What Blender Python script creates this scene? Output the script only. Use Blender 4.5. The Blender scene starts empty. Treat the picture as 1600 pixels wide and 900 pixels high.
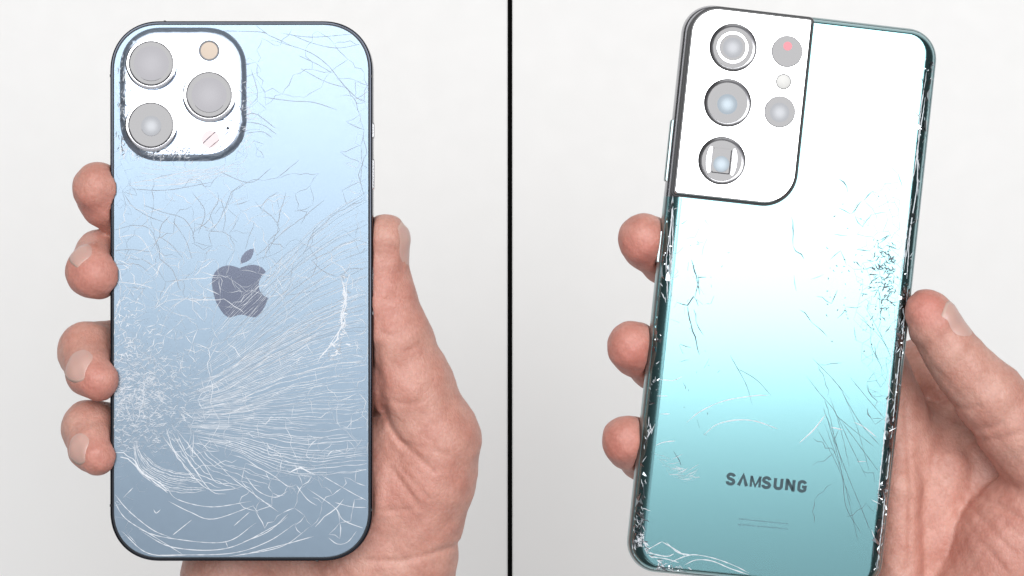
import bpy, bmesh, math, random
import numpy as np
import openvdb
from mathutils import Vector, Matrix
from mathutils.bvhtree import BVHTree

# ------------------------------------------------------------------ camera
S = bpy.context.scene
PX = 5.25                 # photo pixels per millimetre on the plane of the phone backs
D = 593.0                 # camera height above that plane, mm
MM = 0.001
cam = bpy.data.objects.new('camera', bpy.data.cameras.new('camera'))
S.collection.objects.link(cam)
cam.location = (0, 0, D * MM)
cam.data.sensor_width = 36.0
cam.data.lens = 36.0 * D / (1600 / PX)
cam.data.clip_start = 0.02
cam.data.clip_end = 20
S.camera = cam

# ------------------------------------------------------------------ studio light
W = bpy.data.worlds.new('World'); S.world = W; W.use_nodes = True
W.node_tree.nodes['Background'].inputs[0].default_value = (1.0, 0.99, 0.97, 1)
W.node_tree.nodes['Background'].inputs[1].default_value = 0.06

def softbox(name, x0, x1, y0, y1, z, radiance, col=(1, 1, 1)):
    l = bpy.data.lights.new(name, 'AREA'); l.shape = 'RECTANGLE'
    l.size = x1 - x0; l.size_y = y1 - y0
    l.energy = radiance * math.pi * l.size * l.size_y
    l.color = col
    o = bpy.data.objects.new(name, l); S.collection.objects.link(o)
    o.location = ((x0 + x1) / 2, (y0 + y1) / 2, z)      # an area lamp looks down -Z as it is
    return o
softbox('key_softbox', -1.60, 0.00, 0.155, 1.95, 2.4, 4.5)
softbox('key_softbox', 0.16, 1.80, -0.145, 2.05, 2.4, 4.5)
softbox('overhead_fill', -1.80, 1.80, -1.65, 1.65, 3.2, 0.42, (.97, .96, 1.04))  # added overhead fill, no such lamp is seen
softbox('front_fill', -1.80, 1.80, -3.40, -1.90, 2.0, 0.9)  # unseen fill added to even out the tabletop

S.view_settings.view_transform = 'Standard'
S.view_settings.look = 'None'
S.view_settings.gamma = 1.0
S.view_settings.exposure = 0.27
S.view_settings.use_curve_mapping = False
S.cycles.use_denoising = True
S.cycles.max_bounces = 8

rnd = random.Random(7)
C = S.collection

# ------------------------------------------------------------------ materials
def mat(name, col=(.5, .5, .5), rough=.5, metal=0.0, **kw):
    m = bpy.data.materials.new(name); m.use_nodes = True
    b = m.node_tree.nodes['Principled BSDF']
    b.inputs['Base Color'].default_value = (*col, 1)
    b.inputs['Roughness'].default_value = rough
    b.inputs['Metallic'].default_value = metal
    for k, v in kw.items():
        b.inputs[k.replace('_', ' ')].default_value = v
    return m

def node(m, t, **kw):
    n = m.node_tree.nodes.new(t)
    for k, v in kw.items():
        setattr(n, k, v)
    return n

def link(m, a, b):
    m.node_tree.links.new(a, b)

def speckle(m, scale, lo, hi, socket='Roughness', detail=4.0):
    """fine procedural variation of one value of a material"""
    b = m.node_tree.nodes['Principled BSDF']
    tc = node(m, 'ShaderNodeTexCoord')
    n = node(m, 'ShaderNodeTexNoise'); n.inputs['Scale'].default_value = scale; n.inputs['Detail'].default_value = detail
    r = node(m, 'ShaderNodeMapRange'); r.inputs['To Min'].default_value = lo; r.inputs['To Max'].default_value = hi
    r.inputs['From Min'].default_value = .3; r.inputs['From Max'].default_value = .7
    link(m, tc.outputs['Object'], n.inputs['Vector']); link(m, n.outputs['Fac'], r.inputs['Value'])
    link(m, r.outputs[0], b.inputs[socket])
    return m

M = {}
M['table'] = speckle(mat('white_tabletop', (.80, .80, .79), .6), 90, .55, .7)
M['black'] = mat('matt_black', (.001, .001, .001), .8, Specular_IOR_Level=.05)
M['blue_glass'] = speckle(mat('frosted_blue_back', (.226, .293, .360), .34, 1.0), 700, .33, .355)
M['blue_plate'] = mat('camera_plate_glass', (.56, .66, .80), .12, 1.0)
M['blue_frame'] = mat('dark_steel_frame', (.05, .056, .07), .14, 1.0)
M['rim_glass'] = mat('plate_rim_glass', (.27, .32, .39), .32, .6)
M['steel'] = mat('polished_steel', (.80, .81, .83), .12, 1.0)
M['lens'] = mat('lens_glass', (.03, .028, .034), .03, 0.0, IOR=1.85)
M['lens_glint'] = mat('painted_lens_glint', (.03, .028, .034), .03, 0.0, IOR=1.9, Specular_Tint=(.93, .96, 1.0, 1))
M['lens_glint_blue'] = mat('blue_lens_glint', (.03, .035, .05), .03, 0.0, IOR=1.9, Specular_Tint=(.80, .92, 1.0, 1))
M['lens_glint_soft'] = mat('soft_lens_glint', (.03, .028, .034), .03, 0.0, IOR=1.9, Specular_Tint=(.97, .96, 1.0, 1))
def glint_gradient(m, r1, ior):  # IOR rises towards the centre, painting a soft glint on the disc
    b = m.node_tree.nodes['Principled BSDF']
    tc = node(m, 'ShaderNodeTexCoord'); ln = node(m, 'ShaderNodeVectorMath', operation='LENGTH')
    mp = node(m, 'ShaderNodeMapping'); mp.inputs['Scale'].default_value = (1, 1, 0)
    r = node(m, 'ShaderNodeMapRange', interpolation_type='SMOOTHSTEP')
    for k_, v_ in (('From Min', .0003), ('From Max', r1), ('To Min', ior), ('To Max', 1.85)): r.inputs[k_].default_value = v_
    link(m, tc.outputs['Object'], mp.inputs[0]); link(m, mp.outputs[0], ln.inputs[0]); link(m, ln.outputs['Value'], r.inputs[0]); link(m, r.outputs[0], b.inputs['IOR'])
glint_gradient(M['lens_glint'], .0028, 2.15); glint_gradient(M['lens_glint_blue'], .0028, 2.3); glint_gradient(M['lens_glint_soft'], .0050, 1.93)
M['flash'] = mat('flash_diffuser', (.62, .52, .43), .5, 0.0, Specular_IOR_Level=.2)
M['pearl'] = mat('pearl_flash', (.66, .66, .64), .45, 0.0, Specular_IOR_Level=.3)
M['sensor'] = mat('pink_sensor_window', (.80, .66, .67), .4, 0.0, Specular_IOR_Level=.3)
M['red_sensor'] = mat('red_sensor_glint', (.72, .26, .30), .4, 0.0, Specular_IOR_Level=.3)  # the sensor's red glint is put into its colour
M['grey_ring'] = mat('grey_ring', (.16, .16, .17), .4, 0.0)
M['logo'] = mat('mirror_logo', (.33, .375, .48), .10, 1.0)
M['gap'] = mat('black_gasket', (.008, .008, .010), .5)
M['screen'] = mat('black_screen_glass', (.01, .01, .012), .06)
M['teal_glass'] = mat('satin_teal_back', (.105, .325, .352), .23, 1.0, Coat_Weight=1.0, Coat_IOR=2.1, Coat_Roughness=.185)
M['teal_frame'] = mat('teal_metal_frame', (.44, .54, .55), .38, 1.0)
M['island'] = mat('mirror_camera_housing', (.80, .81, .82), .10, 1.0)
M['housing_rim'] = mat('housing_rim', (.50, .50, .52), .25, 1.0)
M['bezel'] = mat('polished_bezel', (.48, .48, .50), .28, 1.0)
M['ink'] = mat('dark_print', (.012, .05, .065), .35)
M['ink_small'] = mat('fine_print', (.09, .20, .235), .4)
M['crack'] = mat('fractured_glass', (.66, .69, .73), .35, 0.0)
M['crack_shaded'] = mat('shaded_fracture', (.33, .37, .42), .3, 0.0)  # darker copy of crack: facets turned from the light, shaded by colour
M['crack_dark'] = mat('open_fracture_shade', (.10, .105, .125), .35, 0.0)  # dark colour stands in for the shade inside open cracks
M['facet'] = mat('splintered_edge_glass', (.36, .42, .45), .2, 1.0)
M['shard'] = mat('glass_splinter', (.55, .58, .60), .08, .9)
M['nail'] = mat('fingernail', (.565, .355, .305), .34, 0.0, Subsurface_Weight=.15, Subsurface_Scale=.001)
M['nail_tip'] = mat('fingernail_edge', (.56, .38, .32), .45)

def skin_material():
    m = mat('skin', (.6, .36, .27), .5, 0.0, Subsurface_Weight=.22, Subsurface_Scale=.003)
    b = m.node_tree.nodes['Principled BSDF']
    b.inputs['Subsurface Radius'].default_value = (1.0, .35, .18)
    tc = node(m, 'ShaderNodeTexCoord')
    at = node(m, 'ShaderNodeAttribute', attribute_name='flush')
    n1 = node(m, 'ShaderNodeTexNoise'); n1.inputs['Scale'].default_value = 130; n1.inputs['Detail'].default_value = 6
    n2 = node(m, 'ShaderNodeTexNoise'); n2.inputs['Scale'].default_value = 900; n2.inputs['Detail'].default_value = 4
    for n in (n1, n2): link(m, tc.outputs['Object'], n.inputs['Vector'])
    mix1 = node(m, 'ShaderNodeMix', data_type='RGBA'); mix1.inputs[6].default_value = (.61, .345, .28, 1); mix1.inputs[7].default_value = (.60, .235, .19, 1)
    link(m, at.outputs['Fac'], mix1.inputs[0])
    r = node(m, 'ShaderNodeMapRange'); r.inputs['From Min'].default_value = .35; r.inputs['From Max'].default_value = .68
    link(m, n1.outputs['Fac'], r.inputs['Value'])
    mix2 = node(m, 'ShaderNodeMix', data_type='RGBA', blend_type='MULTIPLY'); mix2.inputs[7].default_value = (.87, .76, .74, 1)
    link(m, r.outputs[0], mix2.inputs[0]); link(m, mix1.outputs[2], mix2.inputs[6])
    r2 = node(m, 'ShaderNodeMapRange'); r2.inputs['From Min'].default_value = .35; r2.inputs['From Max'].default_value = .65
    link(m, n2.outputs['Fac'], r2.inputs['Value'])
    mix3 = node(m, 'ShaderNodeMix', data_type='RGBA', blend_type='MULTIPLY'); mix3.inputs[7].default_value = (.90, .86, .84, 1)
    link(m, r2.outputs[0], mix3.inputs[0]); link(m, mix2.outputs[2], mix3.inputs[6])
    link(m, mix3.outputs[2], b.inputs['Base Color'])
    v = node(m, 'ShaderNodeTexVoronoi', feature='DISTANCE_TO_EDGE'); v.inputs['Scale'].default_value = 900
    mp = node(m, 'ShaderNodeMapping'); mp.inputs['Scale'].default_value = (1.0, .45, 1.0); mp.inputs['Rotation'].default_value = (0, 0, .7)
    nd = node(m, 'ShaderNodeTexNoise'); nd.inputs['Scale'].default_value = 260; nd.inputs['Detail'].default_value = 3
    link(m, tc.outputs['Object'], nd.inputs['Vector'])
    va = node(m, 'ShaderNodeVectorMath', operation='MULTIPLY_ADD'); va.inputs[1].default_value = (.003, .003, .003)
    link(m, nd.outputs['Color'], va.inputs[0]); link(m, tc.outputs['Object'], va.inputs[2])
    link(m, va.outputs[0], mp.inputs['Vector']); link(m, mp.outputs[0], v.inputs['Vector'])
    r3 = node(m, 'ShaderNodeMapRange'); r3.inputs['From Max'].default_value = .18
    link(m, v.outputs['Distance'], r3.inputs['Value'])
    b1 = node(m, 'ShaderNodeBump'); b1.inputs['Strength'].default_value = .20; b1.inputs['Distance'].default_value = .00035
    b2 = node(m, 'ShaderNodeBump'); b2.inputs['Strength'].default_value = .3; b2.inputs['Distance'].default_value = .0008
    link(m, r3.outputs[0], b1.inputs['Height']); link(m, nd.outputs['Fac'], b2.inputs['Height'])
    link(m, b2.outputs[0], b1.inputs['Normal']); link(m, b1.outputs[0], b.inputs['Normal'])
    return m
M['skin'] = skin_material()

# ------------------------------------------------------------------ helpers
def tag(o, label=None, cat=None, kind=None, group=None):
    if label: o['label'] = label
    if cat: o['category'] = cat
    if kind: o['kind'] = kind
    if group: o['group'] = group
    return o

def empty(name, mtx):
    o = bpy.data.objects.new(name, None); C.objects.link(o)
    o.matrix_world = mtx; o.empty_display_size = .01
    return o

def obj(name, verts, faces, material, parent=None, smooth=False, scale=MM):
    me = bpy.data.meshes.new(name)
    v = np.asarray(verts, dtype=float) * scale
    me.from_pydata([tuple(p) for p in v], [], [tuple(int(i) for i in f) for f in faces])
    mats = material if isinstance(material, (list, tuple)) else [material]
    for m in mats: me.materials.append(m)
    if smooth:
        me.polygons.foreach_set('use_smooth', [len(p.vertices) <= 6 for p in me.polygons])
    me.update()
    o = bpy.data.objects.new(name, me); C.objects.link(o)
    if parent: o.parent = parent
    return o

def fix_normals(o):
    bm = bmesh.new(); bm.from_mesh(o.data)
    bmesh.ops.recalc_face_normals(bm, faces=bm.faces)
    bm.to_mesh(o.data); bm.free()
    return o

def edge_split(o, ang=30):
    o.data.set_sharp_from_angle(angle=math.radians(ang))
    o.data.polygons.foreach_set('use_smooth', [len(p.vertices) <= 6 for p in o.data.polygons])
    return o

def rrect(w, h, r, n=14, cx=0, cy=0, p=2.0):
    pts = []
    for (sx, sy, a0) in ((1, 1, 0), (-1, 1, 90), (-1, -1, 180), (1, -1, 270)):
        rr = r[(a0 // 90)] if isinstance(r, (list, tuple)) else r
        rr = max(rr, .02)
        ox, oy = sx * (w / 2 - rr), sy * (h / 2 - rr)
        for k in range(n + 1):
            a = math.radians(a0 + 90 * k / n)
            c, s = math.cos(a), math.sin(a)
            f = (abs(c) ** p + abs(s) ** p) ** (-1 / p)
            pts.append((cx + ox + rr * c * f, cy + oy + rr * s * f))
    return pts

def loft(rings, cap_end=True, cap_start=False):
    """rings: list of (list of xy, z)"""
    n = len(rings[0][0]); v = []; f = []
    for pts, z in rings:
        v += [(x, y, z) for x, y in pts]
    for i in range(len(rings) - 1):
        for k in range(n):
            a, b = i * n + k, i * n + (k + 1) % n
            f.append((a, b, b + n, a + n))
    if cap_end: f.append(tuple(range((len(rings) - 1) * n, len(rings) * n)))
    if cap_start: f.append(tuple(reversed(range(n))))
    return v, f

def lathe(profile, cx, cy, n=56, cap=True):
    return loft([([(cx + r * math.cos(2 * math.pi * k / n), cy + r * math.sin(2 * math.pi * k / n)) for k in range(n)], z) for r, z in profile], cap)

def glint_disc(x, y, r, z, parent, m='lens_glint'):  # thin disc on the lens glass that carries the painted glint
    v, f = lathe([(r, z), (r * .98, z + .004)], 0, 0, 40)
    o = obj('lens_glint', v, f, M[m], parent); o.location = (x * MM, y * MM, 0)
    return o

def spline(pts, step=1.2):
    """Catmull-Rom through pts, resampled"""
    P = np.asarray(pts, float)
    if len(P) < 3:
        n = max(2, int(np.linalg.norm(P[1] - P[0]) / step) + 1)
        return P[0] + (P[1] - P[0]) * np.linspace(0, 1, n)[:, None]
    Q = np.vstack([2 * P[0] - P[1], P, 2 * P[-1] - P[-2]])
    out = []
    for i in range(1, len(Q) - 2):
        p0, p1, p2, p3 = Q[i - 1:i + 3]
        n = max(2, int(np.linalg.norm(p2 - p1) / step))
        t = np.linspace(0, 1, n, endpoint=False)[:, None]
        out.append(.5 * (2 * p1 + (p2 - p0) * t + (2 * p0 - 5 * p1 + 4 * p2 - p3) * t ** 2 + (3 * p1 - p0 - 3 * p2 + p3) * t ** 3))
    out.append(P[-1:])
    return np.vstack(out)

def resample(P, n):
    P = np.asarray(P, float)
    d = np.r_[0, np.cumsum(np.linalg.norm(np.diff(P, axis=0), axis=1))]
    t = np.linspace(0, d[-1], n)
    return np.c_[np.interp(t, d, P[:, 0]), np.interp(t, d, P[:, 1])]

# ------------------------------------------------------------------ setting
TZ = -420.0
v, f = loft([(rrect(3000, 3000, 30, 4), TZ - 25), (rrect(3000, 3000, 30, 4), TZ)], True, True)
tag(obj('tabletop', v, f, M['table']), 'plain matt white surface under both hands', None, 'structure')

k = (D - TZ) / D            # a bar lying on the tabletop appears smaller than at the phones
bw = 6.3 / PX * k; bx = (796.8 - 800) / PX * k
v, f = loft([(rrect(bw + .3, 800, .05, 2, bx), TZ + .004), (rrect(bw, 800, .05, 2, bx), TZ + 1.5), (rrect(bw - .25, 800, .05, 2, bx), TZ + 1.7)], True, True)
tag(obj('divider_strip', v, f, M['black']), 'narrow black strip running down between the two phones', 'divider')

# ------------------------------------------------------------------ cracks
class Cracks:
    """thin raised ridges of broken glass laid on a phone back; collected, then built as one mesh"""
    def __init__(s, zfun, tol): s.v = []; s.f = []; s.zf = zfun; s.tol = tol
    def add(s, P, w=.18, h=.05, wob=.0, taper=True):
        P = np.asarray(P, float)
        if len(P) < 2: return
        if wob: P = P + np.array([[rnd.gauss(0, wob), rnd.gauss(0, wob)] for _ in P])
        T = np.gradient(P, axis=0); T /= (np.linalg.norm(T, axis=1)[:, None] + 1e-9)
        N = np.c_[-T[:, 1], T[:, 0]]
        n = len(P)
        ww = np.full(n, w / 2) * np.array([rnd.uniform(.55, 1.3) for _ in range(n)])
        if taper:
            t = np.linspace(0, 1, n); ww *= np.clip(np.minimum(t, 1 - t) * 6 + .25, 0, 1)
        L, R = P + N * ww[:, None], P - N * ww[:, None]
        b = len(s.v)
        for i in range(n):
            z = s.zf(P[i, 0], P[i, 1])
            if z is None: z = -50
            s.v += [(L[i, 0], L[i, 1], z + .006), (P[i, 0] + N[i, 0] * ww[i] * .2, P[i, 1] + N[i, 1] * ww[i] * .2, z + h), (R[i, 0], R[i, 1], z + .006)]
        for i in range(n - 1):
            a = b + 3 * i
            if s.zf(*P[i]) is None or s.zf(*P[i + 1]) is None: continue
            s.f += [(a, a + 1, a + 4, a + 3), (a + 1, a + 2, a + 5, a + 4)]
    def build(s, name, m, parent):
        o = obj(name, s.v, s.f, m, parent)
        tag(o, kind='stuff'); return o

def kink(a, b, amp, n=None):
    """a crooked line from a to b"""
    a, b = np.asarray(a, float), np.asarray(b, float)
    L = np.linalg.norm(b - a); n = n or max(2, int(L / 1.6) + 1)
    t = np.linspace(0, 1, n)[:, None]
    P = a + (b - a) * t
    q = np.array([rnd.gauss(0, amp) for _ in range(n)]); q[0] = q[-1] = 0
    d = (b - a) / (L + 1e-9)
    return P + np.c_[-d[1] * q, d[0] * q]

def network(cr, inside, spacing, count, w, amp=.25, links=3):
    """cells of cracks: scattered points joined to their nearest neighbours"""
    pts = []
    tries = 0
    while len(pts) < count and tries < count * 30:
        tries += 1
        p = inside()
        if p is None: continue
        s = spacing(p)
        if all((p[0] - q[0]) ** 2 + (p[1] - q[1]) ** 2 > s * s for q in pts[-400:]): pts.append(p)
    A = np.array(pts)
    done = set()
    for i, p in enumerate(A):
        d = np.linalg.norm(A - p, axis=1)
        for j in np.argsort(d)[1:1 + links]:
            key = (min(i, j), max(i, j))
            if key in done or d[j] > 2.4 * spacing(p) or rnd.random() < .22: continue
            done.add(key)
            cr.add(kink(p, A[j], amp * min(1, d[j] / 3)), w * rnd.uniform(.6, 1.3))

def fan(cr, A, B, n, w, wob=.25, cut=.25, amp=.0):
    A, B = resample(spline(A), 60), resample(spline(B), 60)
    ph = rnd.uniform(0, 6)
    for i in range(n):
        t = (i + rnd.uniform(.3, .7)) / n
        P = A * (1 - t) + B * t
        x = np.linspace(0, 1, 60)
        q = wob * (np.sin(x * 9 + ph + t * 3) + .6 * np.sin(x * 21 + 2 * ph + t * 5) + .45 * np.sin(x * 47 + 5 * ph + t * 11)) + np.cumsum([rnd.gauss(0, .014) for _ in range(60)])
        T = np.gradient(P, axis=0); T /= np.linalg.norm(T, axis=1)[:, None]
        P = P + np.c_[-T[:, 1], T[:, 0]] * (q * np.minimum(1, 3 * x))[:, None]
        a = int(60 * rnd.uniform(0, cut))
        b = 60 - (int(60 * rnd.uniform(0, cut)) if rnd.random() < .35 else 0)
        if rnd.random() < .45 and b - a > 20:      # the line stops and starts again a little aside
            m_ = rnd.randint(a + 8, b - 8); d_ = rnd.gauss(0, .35)
            cr.add(P[a:m_], w * rnd.uniform(.7, 1.25)); cr.add(P[m_ - 1:b] + np.array([0, d_]), w * rnd.uniform(.7, 1.25))
        else:
            cr.add(P[a:b], w * rnd.uniform(.7, 1.25))

# ------------------------------------------------------------------ phone one (pale blue)
T1 = 7.65
X0, X1, Y0, Y1 = 171.0, 582.0, 32.0, 877.5
c1 = ((X0 + X1) / 2, (Y0 + Y1) / 2); W1 = (X1 - X0) / PX; H1 = (Y1 - Y0) / PX; R1 = 15.0
phone1 = empty('smartphone', Matrix.Translation(((c1[0] - 800) / PX * MM, -(c1[1] - 450) / PX * MM, -T1 * MM)))
tag(phone1, 'pale blue phone with three ringed cameras, its back glass shattered all over', 'phone', group=None)
def A1(px, py): return ((px - c1[0]) / PX, -(py - c1[1]) / PX)
def R1r(i, z): return (rrect(W1 - 2 * i, H1 - 2 * i, max(R1 - i, 1), 20, p=2.15), z)

v, f = loft([R1r(1.05, .25), R1r(.5, .35), R1r(.15, .8), R1r(0, 1.6), R1r(0, T1 - 1.5), R1r(.10, T1 - .75), R1r(.28, T1 - .42), R1r(.55, T1 - .30), R1r(.86, T1 - .30), R1r(.93, T1 - .8)], False)
edge_split(fix_normals(obj('frame', v, f, M['blue_frame'], phone1, True)), 50)
v, f = loft([R1r(.95, .6), R1r(.95, .1), R1r(1.2, 0)], True, True)
fix_normals(obj('screen', v, f, M['screen'], phone1))
v, f = loft([R1r(.90, T1 - 1.0), R1r(.90, T1 - .26), R1r(1.16, T1 - .26)], False)
fix_normals(obj('gasket', v, f, M['gap'], phone1))
v, f = loft([R1r(1.14, T1 - .5), R1r(1.14, T1 - .14), R1r(1.24, T1 - .03), R1r(1.42, T1)], True)
edge_split(obj('back_glass', v, f, M['blue_glass'], phone1, True), 40)

# antenna seams in the frame, side buttons
for (px, py, w, h) in ((257, 33.0, 3, 2.4), (580.6, 119, 2.4, 4), (172.4, 118, 2.4, 4), (580.6, 797, 2.4, 4), (172.4, 790, 2.4, 4), (495, 876.5, 4, 2.4)):
    x, y = A1(px, py)
    v, f = loft([(rrect(w / PX, h / PX, .05, 2, x, y), T1 - 1.6), (rrect(w / PX, h / PX, .05, 2, x, y), T1 - .25)], True, True)
    obj('antenna_seam', v, f, M['gap'], phone1)
for (px, y0, y1) in ((579.9, 190, 216), (579.9, 247, 296), (579.9, 416, 494), (173.1, 264, 298)):
    x, ya = A1(px, y0); _, yb = A1(px, y1)
    v, f = loft([(rrect(1.0, ya - yb, .4, 4, x, (ya + yb) / 2), 2.0), (rrect(1.5, ya - yb, .5, 4, x, (ya + yb) / 2), 2.4), (rrect(1.5, ya - yb, .5, 4, x, (ya + yb) / 2), 5.3), (rrect(1.0, ya - yb - .4, .4, 4, x, (ya + yb) / 2), 5.6)], True, True)
    obj('side_button', v, f, M['steel'], phone1)

# camera plate, lenses, flash
cx, cy = A1(286.5, 147.5); pw, ph_ = 195 / PX, 206 / PX
def PL(i, z, j=0.0):
    p = np.array(rrect(pw - 2 * i, ph_ - 2 * i, 12.2 - i, 18, cx, cy, p=2.2)); p = resample(np.vstack([p, p[:1]]), 171)[:-1]
    if j:       # the glass round the plate is broken: its slope wanders
        for k_ in range(len(p)):
            q = p[k_] - np.array([cx, cy]); a_ = math.degrees(math.atan2(q[1], q[0])) % 360
            m_ = 1.0 if 130 < a_ < 345 else .35
            p[k_] -= q / np.linalg.norm(q) * (j * m_ * (math.sin(a_ * .31) * .5 + rnd.gauss(0, .55)))
    return [tuple(q) for q in p], z
v, f = loft([PL(-.3, T1 + .004), PL(0, T1 + .12, .2), PL(.3, T1 + .46, .3), PL(.6, T1 + .95, .3), PL(.9, T1 + 1.28, .25), PL(1.3, T1 + 1.45, .3), PL(1.75, T1 + 1.5)], True)
plate = edge_split(obj('camera_plate', v, f, [M['blue_plate'], M['rim_glass']], phone1, True), 60)
plate.data.polygons.foreach_set('material_index', [0 if len(p.vertices) > 6 else 1 for p in plate.data.polygons])
ZP = T1 + 1.5
for (px, py, ri, ro) in ((239, 101, 34, 40.5), (329, 150, 35, 42), (238.5, 197, 34.5, 41)):
    x, y = A1(px, py); ri /= PX; ro /= PX
    v, f = lathe([(ro + .05, ZP - .3), (ro, ZP + 1.2), (ro - .12, ZP + 1.45), (ro - .3, ZP + 1.55), (ri + .22, ZP + 1.55), (ri + .05, ZP + 1.42), (ri, ZP + 1.1)], x, y, 64, False)
    edge_split(obj('lens_ring', v, f, M['steel'], plate, True), 35)
    v, f = lathe([(ri + .02, ZP + 1.0), (ri + .02, ZP + 1.31), (ri - .12, ZP + 1.36), (ri - .3, ZP + 1.37)], x, y, 64)
    edge_split(obj('lens_glass', v, f, M['lens'], plate, True), 35)
    if py < 180: glint_disc(x, y, 5.2, ZP + 1.371, plate, 'lens_glint_soft')
    else: glint_disc(x + .1, y - .2, 3.0, ZP + 1.371, plate)
x, y = A1(328, 80)
v, f = lathe([(16.5 / PX, ZP - .1), (16.5 / PX, ZP + .05), (15.5 / PX, ZP + .12), (13.2 / PX, ZP + .02)], x, y, 40, False)
obj('flash_ring', v, f, M['grey_ring'], plate, True)
v, f = lathe([(13.4 / PX, ZP + .003), (11 / PX, ZP + .07), (6 / PX, ZP + .14), (2 / PX, ZP + .16)], x, y, 40)
obj('flash', v, f, M['flash'], plate, True)
x, y = A1(357, 201)
v, f = lathe([(2.6 / PX, ZP - .1), (2.6 / PX, ZP + .012)], x, y, 20)
obj('microphone_hole', v, f, M['gap'], plate)
x, y = A1(330, 218)
v, f = lathe([(14 / PX, ZP - .1), (14 / PX, ZP + .008)], x, y, 40)
obj('sensor_window', v, f, M['sensor'], plate)

# bitten apple mark, two pieces
def k5(L): return [A1(300 + a / 3.0, 300 + b / 3.0) for a, b in L]
body = k5([(222, 357), (250, 347), (285, 341), (315, 347), (335, 360), (346, 376)])
bite = k5([(346, 376), (325, 395), (314, 425), (316, 455), (330, 480), (356, 496)])
low = k5([(356, 496), (345, 528), (328, 558), (308, 581), (290, 587), (265, 583), (240, 576), (222, 576), (200, 582), (175, 588), (152, 575), (130, 547), (111, 510), (98, 465), (93, 425), (99, 392), (115, 367), (140, 351), (170, 344), (200, 349), (222, 357)])
out = np.vstack([spline(body, .3)[:-1], spline(bite, .3)[:-1], spline(low, .3)[:-1]])
leaf = np.vstack([spline(k5([(290, 265), (286, 292), (268, 320), (228, 338)]), .3)[:-1], spline(k5([(228, 338), (230, 310), (247, 284), (268, 270), (290, 265)]), .3)[:-1]])
logo = empty('logo', Matrix.Identity(4)); logo.parent = phone1
for nm, P in (('logo_body', out), ('logo_leaf', leaf)):
    P = P[::-1] if nm == 'x' else P
    v, f = loft([([tuple(p) for p in P], T1 - .2), ([tuple(p) for p in P], T1 + .012)], True)
    fix_normals(obj(nm, v, f, M['logo'], logo))

# broken glass of the pale blue phone
def z1(x, y):
    if abs(x) > W1 / 2 - 1.25 or abs(y) > H1 / 2 - 1.25: return None
    dx, dy = abs(x) - (W1 / 2 - R1), abs(y) - (H1 / 2 - R1)
    if dx > 0 and dy > 0 and math.hypot(dx, dy) > R1 - 1.0: return None
    qx, qy = abs(x - cx) - (pw / 2 - 12.2), abs(y - cy) - (ph_ / 2 - 12.2)
    d = (math.hypot(max(qx, 0), max(qy, 0)) + min(max(qx, qy), 0)) - 12.2
    if d < 0: return T1 + float(np.interp(-d, [0, .3, .6, .9, 1.3, 1.75], [.25, .62, 1.08, 1.38, 1.50, 1.5]))
    return T1
k1 = Cracks(z1, 0); kf = Cracks(z1, 0)
def L1(pts, w=.2, wob=.0, sm=True):
    P = [A1(*p) for p in pts]
    (kf if (min(p[1] for p in pts) < 430 and max(p[1] for p in pts) < 480 and rnd.random() < .8) else k1).add(spline(P, .9) if sm else np.vstack([kink(P[i], P[i + 1], .14)[:-1] for i in range(len(P) - 1)] + [np.array([P[-1]])]), w, wob=wob)
G = [[(300, 560), (345, 498), (410, 430), (470, 372), (520, 330), (578, 295)],
     [(288, 590), (350, 540), (410, 480), (470, 425), (530, 385), (578, 362)],
     [(280, 612), (350, 578), (420, 535), (490, 492), (540, 470), (578, 458)],
     [(276, 630), (350, 608), (430, 566), (500, 534), (578, 520)],
     [(274, 642), (360, 628), (460, 600), (578, 575)],
     [(274, 653), (380, 646), (480, 640), (578, 635)],
     [(278, 667), (380, 680), (470, 694), (578, 690)],
     [(288, 686), (370, 708), (430, 737), (500, 745), (578, 738)]]
for i, (n, w) in enumerate(((10, .11), (13, .115), (16, .13), (14, .145), (12, .15), (12, .155), (11, .16))):
    fan(k1, [A1(*p) for p in G[i]], [A1(*p) for p in G[i + 1]], n, w, .26, .30)
    if i < 3: fan(kf, [A1(*p) for p in G[i][1:]], [A1(*p) for p in G[i + 1][1:]], n // 2, w, .22, .3)
fan(k1, [A1(*p) for p in ((213, 677), (222, 705), (260, 732), (312, 743))], [A1(*p) for p in ((207, 690), (218, 738), (262, 768), (322, 768))], 11, .16, .2, .3)
fan(k1, [A1(*p) for p in ((258, 668), (266, 705), (296, 745), (345, 768))], [A1(*p) for p in ((300, 668), (345, 715), (400, 735), (470, 758))], 7, .18, .3, .3)
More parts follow.
